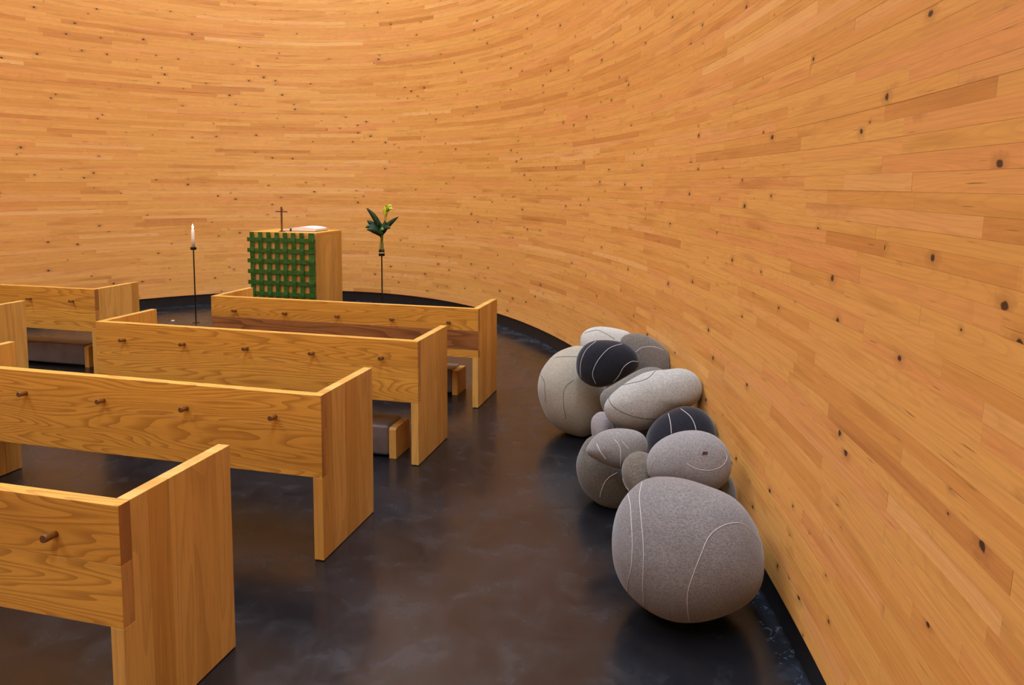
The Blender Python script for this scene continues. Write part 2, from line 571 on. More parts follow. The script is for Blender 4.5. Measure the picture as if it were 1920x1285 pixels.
def make_pew(name, xr, y, seams, label, dark=None, rseed=1):
    rr = random.Random(rseed)
    t = empty(name, (xr - PL / 2, y, 0))
    tag(t, label, 'pew', 'ash pews with coat pegs')
    h = PL / 2
    zs = [PH] + [PH - f * (PH - PP) for f in seams] + [PP]
    for i in range(len(zs) - 1):
        mt = M['ash_dark'] if dark == i else M['ash_x']
        o = bm_obj('back_board', box_bm(-h, h, 0, PB, zs[i + 1] + 0.0004, zs[i] - 0.0004, 0.0008), [mt, M['end_grain']], t)
        end_grain_faces(o, h)
    # two ends, each glued up from upright boards; the rear one is notched for the back
    for sx in (-1, 1):
        x0, x1 = (h - PT, h) if sx > 0 else (-h, -h + PT)
        cuts = [0, rr.uniform(0.09, 0.12), rr.uniform(0.19, 0.23), rr.uniform(0.29, 0.33), rr.uniform(0.38, 0.41), PD]
        for k in range(5):
            a, b = cuts[k] + 0.0002, cuts[k + 1] - 0.0002
            if k == 0:
                poly = [(0, 0.004), (b, 0.004), (b, PH), (PB + 0.0006, PH), (PB + 0.0006, PP - 0.0006), (0, PP - 0.0006)]
            else:
                poly = [(a, 0.004), (b, 0.004), (b, PH), (a, PH)]
            bm_obj('end_board', prism_bm(poly, 'x', x0, x1, 0.0009), M['ash_z'], t)
        for fy in (0.05, PD - 0.05):
            bm_obj('glide', box_bm(x0 + 0.008, x1 - 0.008, fy - 0.02, fy + 0.02, 0.0, 0.005), M['black'], t)
    bm_obj('seat', box_bm(-h + PT, h - PT, PB + 0.002, 0.43, 0.392, 0.424, 0.003), M['ash_x'], t)
    for k in range(5):
        px = h - 0.215 - 0.4375 * k
        V, F = lathe([(0.0095, 0.0), (0.0105, 0.02), (0.0118, 0.036), (0.0120, 0.041), (0.0106, 0.044)], 14)
        ca, sa = math.cos(0.10), math.sin(0.10)
        V = [(vx, -vz * ca + vy * sa, vy * ca + vz * sa) for vx, vy, vz in V]
        o = mesh_obj('coat_peg', V, F, [M['peg'], M['peg_end']], t, False, (px, 0.002, 0.613))
        o.data.polygons[len(F) - 1].material_index = 1
        for p in o.data.polygons:
            if len(p.vertices) == 4:
                p.use_smooth = True
    return t

make_pew('pew', -1.5242, 1.5711, (0.485,), 'ash pew nearest the camera, cut off by the left and bottom edges', None, 3)
make_pew('pew', -1.5182, 2.6372, (0.42,), 'ash pew in the second row from the camera, four pegs in view', None, 4)
make_pew('pew', -1.5275, 3.7115, (0.44,), 'ash pew in the third row from the camera, all five pegs visible', None, 5)
make_pew('pew', -1.5211, 4.8108, (0.45, 0.84), 'ash pew right in front of the altar with a dark heartwood stripe', 1, 6)
make_pew('pew', -4.824, 4.8327, (0.5,), 'ash pew across the aisle, left of the candle, two pegs in view', None, 7)
make_pew('pew', -4.848, 3.7511, (0.46,), 'ash pew at the left edge of which only the end panel shows', None, 8)

# ------------------------------------------------------------------ padded kneelers
def mat_leather():
    m = NT('taupe_leather')
    tc = m.n('ShaderNodeTexCoord')
    n1 = m.noise(tc.outputs['Object'], 6.0, 3.0)
    n2 = m.noise(tc.outputs['Object'], 260.0, 2.0)
    col = m.mix(m.framp(n1, 0.3, 0.7), srgb(98, 86, 80), srgb(116, 103, 95))
    m.bump(n2, 0.2, 0.001)
    return m.base(col, 0.42)
M['leather'] = mat_leather()

def make_kneeler(xr, y, ln, label):
    d, hh, bt = 0.205, 0.185, 0.045
    t = empty('kneeler', (xr - ln / 2, y, 0))
    tag(t, label, 'kneeler', 'low padded kneelers under the pews')
    h = ln / 2
    bm = box_bm(-h + bt, h - bt, 0.0, d, 0.012, hh + 0.012, 0.022, 4)
    o = bm_obj('cushion', bm, M['leather'], t, True)
    for s in (-1, 1):
        a, b = (h - bt, h) if s > 0 else (-h, -h + bt)
        bm_obj('end_block', prism_bm([(0.002, 0.0), (d - 0.002, 0.0), (d - 0.002, hh - 0.012), (d - 0.016, hh), (0.016, hh), (0.002, hh - 0.012)], 'x', a, b, 0.0015), M['ash_z'], t)
    return t

make_kneeler(-1.692, 3.772, 1.82, 'low grey padded kneeler under the third pew from the camera')
make_kneeler(-1.766, 5.07, 1.80, 'low grey padded kneeler under the pew in front of the altar')
make_kneeler(-5.098, 5.014, 1.80, 'low grey padded kneeler under the pew across the aisle')

# ------------------------------------------------------------------ altar
AX0, AX1, AY0, AY1, AH = -4.95, -4.13, 7.14, 7.72, 1.05
altar = empty('altar', ((AX0 + AX1) / 2, (AY0 + AY1) / 2, 0))
tag(altar, 'tall box-shaped ash altar behind the front pew', 'altar')
hw, hd = (AX1 - AX0) / 2, (AY1 - AY0) / 2
for s in (-1, 1):
    x0, x1 = (hw - 0.03, hw) if s > 0 else (-hw, -hw + 0.03)
    cuts = [-hd, -hd + 0.20, -hd + 0.33, -hd + 0.45, hd]
    for k in range(4):
        bm_obj('side_board', box_bm(x0, x1, cuts[k] + 0.0003, cuts[k + 1] - 0.0003, 0.0, AH - 0.0305, 0.001), M['ash_z'], altar)
for k in range(5):
    w = (2 * hw - 0.062) / 5
    bm_obj('front_board', box_bm(-hw + 0.031 + k * w + 0.0003, -hw + 0.031 + (k + 1) * w - 0.0003, -hd, -hd + 0.03, 0.0, AH - 0.0305, 0.001), M['ash_z'], altar)
    bm_obj('rear_board', box_bm(-hw + 0.031 + k * w + 0.0003, -hw + 0.031 + (k + 1) * w - 0.0003, hd - 0.03, hd, 0.0, AH - 0.0305, 0.001), M['ash_z'], altar)
bm_obj('top_board', box_bm(-hw, hw, -hd, hd, AH - 0.03, AH, 0.002), M['ash_x'], altar)

# woven green lattice hung on the altar front
def mat_green():
    m = NT('green_felt_strip')
    tc = m.n('ShaderNodeTexCoord')
    oi = m.n('ShaderNodeObjectInfo')
    n1 = m.noise(tc.outputs['Object'], 24.0, 3.0, 0.6)
    n2 = m.noise(tc.outputs['Object'], 240.0, 2.0)
    col = m.mix(m.framp(n1, 0.3, 0.75), srgb(32, 78, 6), srgb(60, 108, 18))
    col = m.mix(m.math('MULTIPLY', oi.outputs['Random'], 0.4), col, srgb(34, 72, 10))
    m.bump(n2, 0.3, 0.001)
    return m.base(col, 0.6)
M['green'] = mat_green()
net = empty('altar_hanging', ((AX0 + AX1) / 2, AY0 - 0.02, 0))
tag(net, 'green woven lattice cloth hanging on the front of the altar', 'altar cloth')
VX = [-hw + f * 2 * hw for f in (0.035, 0.165, 0.292, 0.42, 0.545, 0.67, 0.797, 0.945)]
HZ = [0.963, 0.841, 0.724, 0.602, 0.479, 0.353, 0.229, 0.107]
def strip(vertical, idx):
    n = 48
    V, F = [], []
    lo, hi = (0.05, 1.047) if vertical else (-hw - 0.032, hw - 0.004)
    cross = HZ if vertical else VX
    wid = 0.026 if vertical else 0.023
    if vertical and idx == 7:
        wid = 0.036
    for i in range(n + 1):
        a = lo + (hi - lo) * i / n
        off = 0.0
        for k, c in enumerate(cross):
            e = math.exp(-((a - c) / 0.03) ** 2)
            off += e * (0.006 if (k + idx) % 2 == 0 else -0.006) * (1 if vertical else -1)
        for sw, th in ((-1, -0.0025), (1, -0.0025), (1, 0.0025), (-1, 0.0025)):
            p = (VX[idx] + sw * wid, off + th, a) if vertical else (a, off + th, HZ[idx] + sw * wid)
            V.append(p)
    for i in range(n):
        for k in range(4):
            l = (k + 1) % 4
            F.append((4 * i + k, 4 * i + l, 4 * i + 4 + l, 4 * i + 4 + k))
    F += [(3, 2, 1, 0), (4 * n, 4 * n + 1, 4 * n + 2, 4 * n + 3)]
    mesh_obj('strip', V, F, M['green'], net)
for i in range(8):
    strip(True, i)
    strip(False, i)

# cross
M['cross'] = mat_ash('dark_cross_wood', 'z', srgb(120, 76, 40), srgb(110, 68, 34), srgb(70, 40, 20), 0.3, 8.0)
M['bronze'] = simple('dark_bronze', srgb(70, 48, 30), 0.4, Metallic=0.7)
cr = empty('altar_cross', (-4.595, 7.21, AH))
tag(cr, 'slim brown cross standing on the altar', 'cross')
bm_obj('upright', box_bm(-0.0085, 0.0085, -0.007, 0.007, 0.006, 0.280, 0.001), M['cross'], cr)
bm_obj('crossbar', box_bm(-0.073, 0.073, -0.0045, 0.0045, 0.222, 0.232, 0.001), M['bronze'], cr)
bm_obj('foot', box_bm(-0.028, 0.028, -0.024, 0.024, 0.0, 0.006, 0.001), M['cross'], cr)

# open book
M['paper'] = simple('book_paper', srgb(236, 224, 204), 0.7)
M['cover'] = simple('brown_book_cover', srgb(96, 54, 28), 0.5)
bk = empty('open_book', (-4.46, 7.45, AH))
bk.rotation_euler.z = 0.04
tag(bk, 'thick open book with white pages lying on the altar', 'book')
bm_obj('cover', box_bm(-0.225, 0.225, -0.145, 0.145, 0.0, 0.006, 0.002), M['cover'], bk)
def pages(x0, x1, h0, h1, h2, name):
    n, V, F = 10, [], []
    for i in range(n + 1):
        f = i / n
        x = x0 + (x1 - x0) * f
        zt = h0 * (1 - f) ** 2 + 2 * h1 * f * (1 - f) + h2 * f * f
        for y in (-0.138, 0.138):
            V += [(x, y, 0.0062), (x, y, 0.0062 + zt)]
    for i in range(n):
        b, c = 4 * i, 4 * i + 4
        F += [(b + 1, c + 1, c + 3, b + 3), (b, b + 2, c + 2, c), (b, c, c + 1, b + 1), (b + 2, b + 3, c + 3, c + 2)]
    F += [(0, 1, 3, 2), (4 * n, 4 * n + 2, 4 * n + 3, 4 * n + 1)]
    mesh_obj(name, V, F, M['paper'], bk)
pages(-0.085, 0.215, 0.030, 0.062, 0.026, 'page_block')
pages(-0.088, -0.215, 0.020, 0.022, 0.006, 'page_block')
bm_obj('ribbon', box_bm(-0.096, -0.080, -0.150, -0.1385, 0.002, 0.034, 0.001), M['black'], bk)

# ------------------------------------------------------------------ iron stands, candle, vase, flowers
def make_stand(x, y, label):
    t = empty('iron_stand', (x, y, 0))
    tag(t, label, 'stand', 'slim iron stands beside the altar')
    V, F = lathe([(0.006, 0.004), (0.0068, 0.20), (0.0068, 0.839)], 12)
    mesh_obj('rod', V, F, M['iron'], t, False)
    V, F = lathe([(0.030, 0.838), (0.032, 0.840), (0.032, 0.865), (0.030, 0.867)], 24)
    mesh_obj('holder', V, F, M['iron'], t, False)
    V, F = lathe([(0.038, 0.0), (0.038, 0.003), (0.010, 0.006)], 24)
    mesh_obj('foot', V, F, M['iron'], t, False)
    return t
CSX, CSY = -5.588, 6.99
FSX, FSY = -3.272, 6.98
make_stand(CSX, CSY, 'slim black iron stand holding the lit candle')
make_stand(FSX, FSY, 'slim black iron stand holding the vase of flowers')
cd = empty('candle', (CSX, CSY, 0.867))
tag(cd, 'burning white taper candle on the iron stand', 'candle')
V, F = lathe([(0.0185, 0.0), (0.0180, 0.10), (0.0172, 0.190), (0.0135, 0.198), (0.004, 0.194)], 20)
mesh_obj('wax', V, F, M['wax'], cd, True)
V, F = tube([(0, 0, 0.192), (0.001, 0, 0.204), (0.003, 0, 0.212)], 0.0012, 6)
mesh_obj('wick', V, F, M['wick'], cd)
V, F = lathe([(0.0005, 0.203), (0.0062, 0.212), (0.0098, 0.222), (0.0086, 0.235), (0.0036, 0.250), (0.0004, 0.262)], 14)
mesh_obj('flame', V, F, M['flame'], cd, True)

mg = NT('clear_glass')
M['glass'] = mg.base((0.93, 0.97, 0.95, 1), 0.02, Transmission_Weight=1.0, IOR=1.45)
M['water'] = NT('water').base((0.95, 0.98, 0.95, 1), 0.0, Transmission_Weight=1.0, IOR=1.33)
va = empty('glass_vase', (FSX, FSY, 0.867))
tag(va, 'narrow-necked clear glass vase on the iron stand', 'vase')
outer = [(0.030, 0.0), (0.0315, 0.012), (0.029, 0.05), (0.022, 0.10), (0.0150, 0.138), (0.0135, 0.160), (0.0165, 0.178)]
V, F = lathe(outer + [(0.0150, 0.178), (0.0118, 0.160), (0.0132, 0.138), (0.0200, 0.10), (0.0270, 0.05), (0.0285, 0.012), (0.002, 0.010)], 24)
mesh_obj('glass', V, F, M['glass'], va, True)

def mat_leaf(name, c0, c1):
    m = NT(name)
    tc = m.n('ShaderNodeTexCoord')
    n1 = m.noise(tc.outputs['Object'], 30.0, 2.0)
    return m.base(m.mix(m.framp(n1, 0.3, 0.7), c0, c1), 0.55, Specular_IOR_Level=0.25)
M['leaf'] = mat_leaf('dark_leaf', srgb(18, 38, 14), srgb(36, 62, 26))
M['leaf2'] = mat_leaf('fresh_leaf', srgb(70, 104, 44), srgb(104, 134, 58))
M['petal'] = mat_leaf('yellow_green_petal', srgb(176, 190, 30), srgb(206, 206, 74))
fl = empty('flower_bouquet', (FSX, FSY, 0.867))
tag(fl, 'yellow-green lily with broad dark leaves in the glass vase', 'flowers')
def blade(name, p0, p1, p2, wid, mat, th=0.0035, n=10):
    """Leaf along a quadratic curve, lens-shaped in section."""
    P0, P1, P2 = Vector(p0), Vector(p1), Vector(p2)
    V, F = [], []
    for i in range(n + 1):
        f = i / n
        c = P0 * (1 - f) ** 2 + P1 * 2 * f * (1 - f) + P2 * f * f
        tg = ((P1 - P0) * (1 - f) + (P2 - P1) * f).normalized()
        side = tg.cross(Vector((0.25, -1, 0.35))).normalized()
        nrm = side.cross(tg).normalized()
        w = 1.2 * wid * (math.sin(math.pi * min(1, 0.08 + f * 0.92)) ** 0.75) + 0.0008
        V += [c - side * w + nrm * w * 0.25, c - nrm * th, c + side * w + nrm * w * 0.25, c + nrm * th]
    for i in range(n):
        for k in range(4):
            l = (k + 1) % 4
            F.append((4 * i + k, 4 * i + l, 4 * i + 4 + l, 4 * i + 4 + k))
    F += [(3, 2, 1, 0), (4 * n, 4 * n + 1, 4 * n + 2, 4 * n + 3)]
    mesh_obj(name, V, F, mat, fl, True)
blade('leaf', (0, 0, 0.20), (-0.03, 0.0, 0.36), (-0.165, -0.01, 0.475), 0.024, M['leaf'])
blade('leaf', (0, 0, 0.19), (-0.06, -0.02, 0.29), (-0.155, -0.02, 0.345), 0.028, M['leaf'])
blade('leaf', (0, 0, 0.19), (-0.08, -0.05, 0.31), (-0.15, -0.07, 0.270), 0.024, M['leaf'])
blade('leaf', (0, 0, 0.18), (-0.05, -0.08, 0.27), (-0.115, -0.11, 0.250), 0.024, M['leaf'])
blade('leaf', (0, 0, 0.20), (0.05, 0.0, 0.29), (0.195, 0.01, 0.390), 0.023, M['leaf'])
blade('leaf', (0, 0, 0.19), (0.07, -0.04, 0.30), (0.130, -0.06, 0.265), 0.026, M['leaf'])
blade('leaf', (0, 0, 0.19), (0.02, -0.06, 0.27), (0.075, -0.11, 0.255), 0.026, M['leaf2'])
blade('leaf', (0, 0, 0.20), (0.03, 0.03, 0.28), (0.035, 0.02, 0.345), 0.024, M['leaf'])
blade('leaf', (0, 0, 0.20), (0.01, -0.01, 0.28), (-0.02, -0.03, 0.33), 0.020, M['leaf'])
blade('leaf', (0, 0, 0.19), (0.02, 0.06, 0.30), (0.05, 0.12, 0.300), 0.026, M['leaf'])
blade('leaf', (0, 0, 0.21), (-0.04, 0.05, 0.31), (-0.07, 0.08, 0.330), 0.022, M['leaf2'])
for a, b, c in (((0.012, 0, 0.02), (0.0, 0, 0.17), (0.045, 0, 0.40)), ((-0.014, 0.006, 0.02), (0.0, 0.003, 0.17), (0.070, 0.01, 0.44)), ((0.002, -0.014, 0.02), (0.0, -0.004, 0.17), (0.020, -0.02, 0.30)),
                ((-0.010, -0.010, 0.02), (0.002, 0.0, 0.17), (-0.03, 0.02, 0.30)), ((0.014, 0.012, 0.02), (0.0, 0.003, 0.17), (0.03, 0.03, 0.34))):
    A, B, Cc = Vector(a), Vector(b), Vector(c)
    V, F = tube([A * (1 - f) ** 2 + B * 2 * f * (1 - f) + Cc * f * f for f in [i / 8 for i in range(9)]], 0.0032, 6)
    mesh_obj('stem', V, F, M['leaf2'], fl, True)
for p1, p2, w in (((0.052, 0.0, 0.43), (0.036, 0.0, 0.492), 0.013), ((0.046, -0.01, 0.42), (0.058, -0.01, 0.49), 0.012), ((0.036, 0.01, 0.42), (0.022, 0.0, 0.470), 0.010)):
    blade('bud', (0.045, 0, 0.385), p1, p2, w, M['petal'], 0.010, 8)
for p1, p2, w in (((0.078, 0.0, 0.49), (0.108, 0.0, 0.515), 0.015), ((0.100, -0.01, 0.485), (0.140, -0.01, 0.468), 0.012), ((0.066, -0.01, 0.49), (0.066, -0.02, 0.520), 0.015),
                  ((0.090, -0.03, 0.47), (0.110, -0.05, 0.490), 0.013), ((0.080, 0.03, 0.48), (0.095, 0.05, 0.510), 0.013)):
    blade('petal', (0.070, 0.008, 0.438), p1, p2, w, M['petal'], 0.003, 8)

# pale disc let into the floor
V, F = lathe([(0.019, 0.0), (0.019, 0.003), (0.015, 0.005), (0.003, 0.005)], 24)
tag(mesh_obj('floor_disc', V, F, M['white'], None, False, (-5.924, 7.02, 0.0)), 'small pale round disc on the floor left of the candle stand', 'floor disc')

# ------------------------------------------------------------------ felt stones
STONES = {
 'S1': dict(c=(-0.018,2.645,0.250),az=-0.0067,el=0.4718,dep=0.26,
  out=[(-0.0992,0.2501),(-0.0231,0.2494),(0.0658,0.2313),(0.1465,0.2064),(0.1994,0.1662),(0.2384,0.1096),(0.2605,0.0492),(0.2684,-0.0116),(0.2629,-0.073),(0.2377,-0.1271),(0.1877,-0.172),(0.1189,-0.2105),(0.0434,-0.237),(-0.0396,-0.2464),(-0.1184,-0.2299),(-0.1865,-0.1933),(-0.2363,-0.1472),(-0.2674,-0.0882),(-0.2799,-0.0257),(-0.2815,0.0392),(-0.2699,0.1066),(-0.2418,0.1633),(-0.1955,0.2154),(-0.1546,0.2399)],
  lines=[[(-0.2282,0.1714),(-0.2101,0.1263),(-0.2016,0.0743),(-0.1918,-0.0027),(-0.1929,-0.0793),(-0.2035,-0.1307),(-0.2086,-0.1808)],[(-0.1759,0.2174),(-0.1787,0.163),(-0.1666,0.0912),(-0.1525,0.0018),(-0.1493,-0.0614),(-0.1495,-0.1364),(-0.1455,-0.2154)],[(0.0115,-0.2366),(0.002,-0.1782),(0.0032,-0.1296),(0.0198,-0.0723),(0.0413,-0.0137),(0.0662,0.0459),(0.1018,0.0817),(0.1475,0.1028),(0.1866,0.1026),(0.2254,0.0765),(0.2509,0.0419),(0.2621,-0.0063)]]),
 'S2': dict(c=(-0.785,4.502,0.268),az=-0.1725,el=0.2835,dep=0.22,
  out=[(0.0522,0.2949),(-0.0207,0.2836),(-0.1095,0.2428),(-0.1733,0.1769),(-0.2124,0.1038),(-0.2251,0.0159),(-0.2087,-0.0707),(-0.1584,-0.1712),(-0.0852,-0.2391),(0.0027,-0.2713),(0.0821,-0.2843),(0.1372,-0.248),(0.1922,-0.1767),(0.2234,-0.0589),(0.207,0.0508),(0.1582,0.1768),(0.1092,0.2639)],
  lines=[[(-0.2042,0.096),(-0.179,0.0568),(-0.1713,-0.0065),(-0.1684,-0.0696)],[(0.0063,0.0695),(-0.0414,0.0286),(-0.0566,-0.0271),(-0.0515,-0.0978),(-0.0385,-0.1678)],[(-0.113,0.2105),(-0.036,0.2155),(0.0288,0.2154)]]),
 'S11': dict(c=(-0.427,3.539,0.146),az=-0.1201,el=0.3872,dep=0.13,
  out=[(-0.0748,0.1806),(-0.1209,0.151),(-0.1604,0.063),(-0.1601,-0.0085),(-0.133,-0.0778),(-0.0764,-0.1358),(-0.0119,-0.1667),(0.0516,-0.1759),(0.1235,-0.1588),(0.1591,-0.0877),(0.1404,-0.0013),(0.0753,0.1019),(-0.0092,0.17)],
  lines=[[(0.0417,0.0022),(0.0036,-0.0219),(-0.0215,-0.0541),(-0.0361,-0.0987),(-0.0385,-0.1162)]]),
 'S12': dict(c=(-0.223,3.169,0.228),az=-0.0703,el=0.4076,dep=0.1,
  out=[(-0.0443,0.1694),(-0.0847,0.1384),(-0.1013,0.0892),(-0.0897,0.0345),(-0.0672,-0.0078),(-0.0499,-0.0718),(-0.0202,-0.1307),(0.0284,-0.1646),(0.0835,-0.1374),(0.0982,-0.0601),(0.077,0.0234),(0.0515,0.1001),(0.0341,0.1547),(-0.0031,0.1714)],
  lines=[[(-0.0968,0.0498),(-0.0851,0.0191),(-0.0642,0.001)]]),
 'S14': dict(c=(0.044,3.133,0.180),az=0.0139,el=0.4256,dep=0.085,
  out=[(0.0633,0.1623),(0.106,0.1606),(0.1196,0.1321),(0.1305,0.08),(0.1323,-0.0245),(0.0778,-0.1266),(-0.0276,-0.1545),(-0.115,-0.0912),(-0.1349,0.0046),(-0.0523,0.106)],
  lines=[]),
 'S9': dict(c=(-0.508,3.919,0.177),az=-0.1290,el=0.3457,dep=0.09,
  out=[(-0.018,0.1541),(-0.0585,0.1222),(-0.0679,0.0816),(-0.0582,0.0073),(-0.034,-0.0804),(0.0076,-0.1516),(0.0524,-0.1154),(0.0662,-0.0167),(0.0567,0.082),(0.0283,0.1409)],
  lines=[]),
 'S8': dict(c=(-0.069,3.529,0.274),az=-0.0196,el=0.3593,dep=0.12,
  out=[(-0.0095,0.2367),(0.045,0.2407),(0.0996,0.2265),(0.1422,0.1814),(0.1671,0.1058),(0.169,-0.0233),(0.1301,-0.1424),(0.0326,-0.2263),(-0.0861,-0.2093),(-0.1506,-0.0871),(-0.175,0.0659),(-0.1353,0.154),(-0.0697,0.2078)],
  lines=[[(-0.0681,0.1957),(-0.0556,0.148),(-0.0492,0.0972)],[(-0.0091,0.2233),(0.0341,0.1913),(0.056,0.1567),(0.0657,0.1245)]]),
 'S7': dict(c=(-0.230,3.827,0.459),az=-0.0602,el=0.2894,dep=0.14,
  out=[(0.1291,0.1707),(0.1878,0.1619),(0.2335,0.1283),(0.2566,0.0742),(0.2475,0.0218),(0.2095,-0.0192),(0.1392,-0.0493),(0.0753,-0.0921),(0.0114,-0.1413),(-0.0532,-0.1649),(-0.1253,-0.1664),(-0.1985,-0.1486),(-0.2465,-0.106),(-0.2617,-0.0577),(-0.2432,-0.0138),(-0.1915,0.0421),(-0.1263,0.0922),(-0.061,0.1322),(0.0047,0.1523),(0.0638,0.1587)],
  lines=[[(0.0081,0.1471),(-0.0338,0.1039),(-0.0994,0.0804),(-0.1655,0.0648)],[(-0.2302,0.0002),(-0.2296,-0.0196),(-0.1949,-0.0569),(-0.1277,-0.0854),(-0.0549,-0.1003),(0.0235,-0.1005)]]),
 'S13': dict(c=(-0.028,3.111,0.413),az=-0.0090,el=0.3645,dep=0.11,
  out=[(0.0061,0.1283),(0.0603,0.1274),(0.1144,0.1088),(0.157,0.0666),(0.1766,0.0117),(0.1699,-0.0488),(0.1406,-0.0925),(0.096,-0.1155),(0.0358,-0.1215),(-0.0407,-0.1179),(-0.1183,-0.1068),(-0.166,-0.0849),(-0.1806,-0.0212),(-0.1632,0.0345),(-0.1177,0.0812),(-0.0559,0.1138)],
  lines=[[(-0.0093,-0.013),(0.0334,-0.0303),(0.0867,-0.0313),(0.1318,-0.0113),(0.1539,0.0209),(0.1459,0.0504),(0.1074,0.0775)],[(-0.142,-0.0022),(-0.16,-0.0423),(-0.1646,-0.0809)]]),
 'S10': dict(c=(-0.364,3.317,0.358),az=-0.1093,el=0.3563,dep=0.085,
  out=[(-0.1465,-0.017),(-0.122,0.0304),(-0.0798,0.0704),(-0.0112,0.0925),(0.0747,0.0909),(0.1261,0.0683),(0.1452,0.0235),(0.1355,-0.0349),(0.0937,-0.0741),(0.0263,-0.0902),(-0.0419,-0.0777),(-0.1112,-0.0484),(-0.1393,-0.0292)],
  lines=[[(-0.0914,0.0152),(-0.0733,-0.0173),(-0.0469,-0.049)],[(-0.0102,0.0404),(0.0144,0.0083),(0.0195,-0.0412),(0.0177,-0.0825)],[(0.0242,0.0338),(0.0416,0.0164),(0.0546,0.0021)]]),
 'S6': dict(c=(-0.336,4.027,0.316),az=-0.0834,el=0.3077,dep=0.085,
  out=[(-0.2056,0.0552),(-0.193,0.1049),(-0.1234,0.1542),(-0.0328,0.2129),(0.03,0.2476),(0.0791,0.2583),(0.1353,0.2511),(0.1915,0.2082),(0.1997,0.0974),(0.1668,-0.0417),(0.1069,-0.1741),(0.019,-0.2469),(-0.0714,-0.219),(-0.1327,-0.1412),(-0.171,-0.0334)],
  lines=[]),
 'S4': dict(c=(-0.530,4.255,0.528),az=-0.1240,el=0.2450,dep=0.1,
  out=[(-0.0267,0.1404),(0.0555,0.1356),(0.1227,0.1154),(0.1713,0.0688),(0.1866,0.0177),(0.176,-0.0195),(0.1103,-0.0733),(0.0445,-0.1125),(-0.0439,-0.1416),(-0.1185,-0.1262),(-0.1718,-0.084),(-0.1882,-0.0253),(-0.1822,0.0419),(-0.146,0.0992),(-0.094,0.1308)],
  lines=[[(-0.0715,0.1293),(-0.1231,0.085),(-0.1519,0.0281),(-0.1617,-0.0317),(-0.1566,-0.0908)],[(0.0855,0.1202),(0.0114,0.0932),(-0.0471,0.0317),(-0.0795,-0.0288),(-0.0861,-0.0734),(-0.068,-0.1205)],[(0.18,0.0175),(0.1387,0.0175),(0.0948,-0.0151),(0.066,-0.0677),(0.0333,-0.1093)]]),
 'S5': dict(c=(-0.304,4.433,0.410),az=-0.0685,el=0.2617,dep=0.075,
  out=[(-0.085,0.2728),(-0.0077,0.2606),(0.0696,0.2176),(0.1239,0.1586),(0.1556,0.0687),(0.1684,-0.0289),(0.1632,-0.1715),(0.1089,-0.264),(0.0264,-0.2543),(-0.044,-0.1462),(-0.1168,0.0168),(-0.1625,0.1376),(-0.1767,0.2261),(-0.1466,0.2586)],
  lines=[[(-0.078,0.1492),(-0.0442,0.1778),(0.0015,0.1899),(0.055,0.1861),(0.0933,0.1725)]]),
 'S3': dict(c=(-0.602,4.858,0.321),az=-0.1232,el=0.2556,dep=0.1,
  out=[(-0.0449,0.3065),(0.0583,0.295),(0.1439,0.2718),(0.1872,0.2092),(0.1629,0.1064),(0.0968,-0.0141),(0.0054,-0.1184),(-0.0344,-0.2535),(-0.0841,-0.3054),(-0.1322,-0.2327),(-0.1578,-0.0405),(-0.1827,0.1115),(-0.1963,0.214),(-0.1818,0.2575),(-0.1265,0.2954)],
  lines=[[(-0.1645,0.258),(-0.0787,0.2779),(-0.0095,0.2499),(0.0424,0.2173)]]),
}
M['line_white'] = simple('white_yarn', srgb(205, 200, 192), 0.9)
M['line_dark'] = simple('dark_yarn', srgb(64, 58, 52), 0.9)
M['tag'] = simple('dark_red_label', srgb(66, 26, 26), 0.8)
INFO = {
 'S1': ('largest mid-grey felt stone cushion, nearest the camera', srgb(98, 93, 92), srgb(142, 137, 134), 0.6, 'line_white'),
 'S2': ('big beige-grey felt stone cushion at the far left of the pile', srgb(142, 134, 118), srgb(176, 168, 150), 0.5, 'line_dark'),
 'S11': ('brownish-grey felt stone cushion on the floor under the pointed one', srgb(66, 60, 52), srgb(118, 109, 98), 0.8, 'line_white'),
 'S12': ('small speckled brown felt stone cushion left of the one with the red label', srgb(70, 63, 54), srgb(128, 118, 104), 0.9, 'line_white'),
 'S14': ('dark grey felt stone cushion peeping out between the wall and the largest stone', srgb(84, 82, 76), srgb(116, 114, 106), 0.7, 'line_white'),
 'S9': ('smallest felt stone cushion, mauve-grey, wedged at the left of the pile', srgb(122, 112, 110), srgb(150, 140, 138), 0.4, 'line_white'),
 'S8': ('black felt stone cushion with two white lines behind the red-labelled one', srgb(22, 23, 29), srgb(37, 38, 46), 0.5, 'line_white'),
 'S7': ('long pale grey felt stone cushion lying tilted across the pile', srgb(138, 136, 130), srgb(190, 188, 180), 0.7, 'line_dark'),
 'S13': ('grey felt stone cushion with a tiny dark red label', srgb(116, 112, 111), srgb(156, 152, 150), 0.6, 'line_white'),
 'S10': ('grey felt stone cushion with a pointed left end', srgb(112, 107, 105), srgb(150, 146, 142), 0.6, 'line_white'),
 'S6': ('dull grey felt stone cushion mostly hidden behind the long pale one', srgb(92, 88, 82), srgb(128, 124, 116), 0.6, 'line_dark'),
 'S4': ('black felt stone cushion with three white lines near the top', srgb(22, 23, 29), srgb(37, 38, 46), 0.5, 'line_white'),
 'S5': ('brown-grey felt stone cushion against the wall with one white line', srgb(84, 77, 70), srgb(132, 123, 113), 0.8, 'line_white'),
 'S3': ('palest felt stone cushion at the very back of the pile', srgb(164, 161, 152), srgb(200, 197, 188), 0.5, 'line_dark'),
}
EXP = 0.92
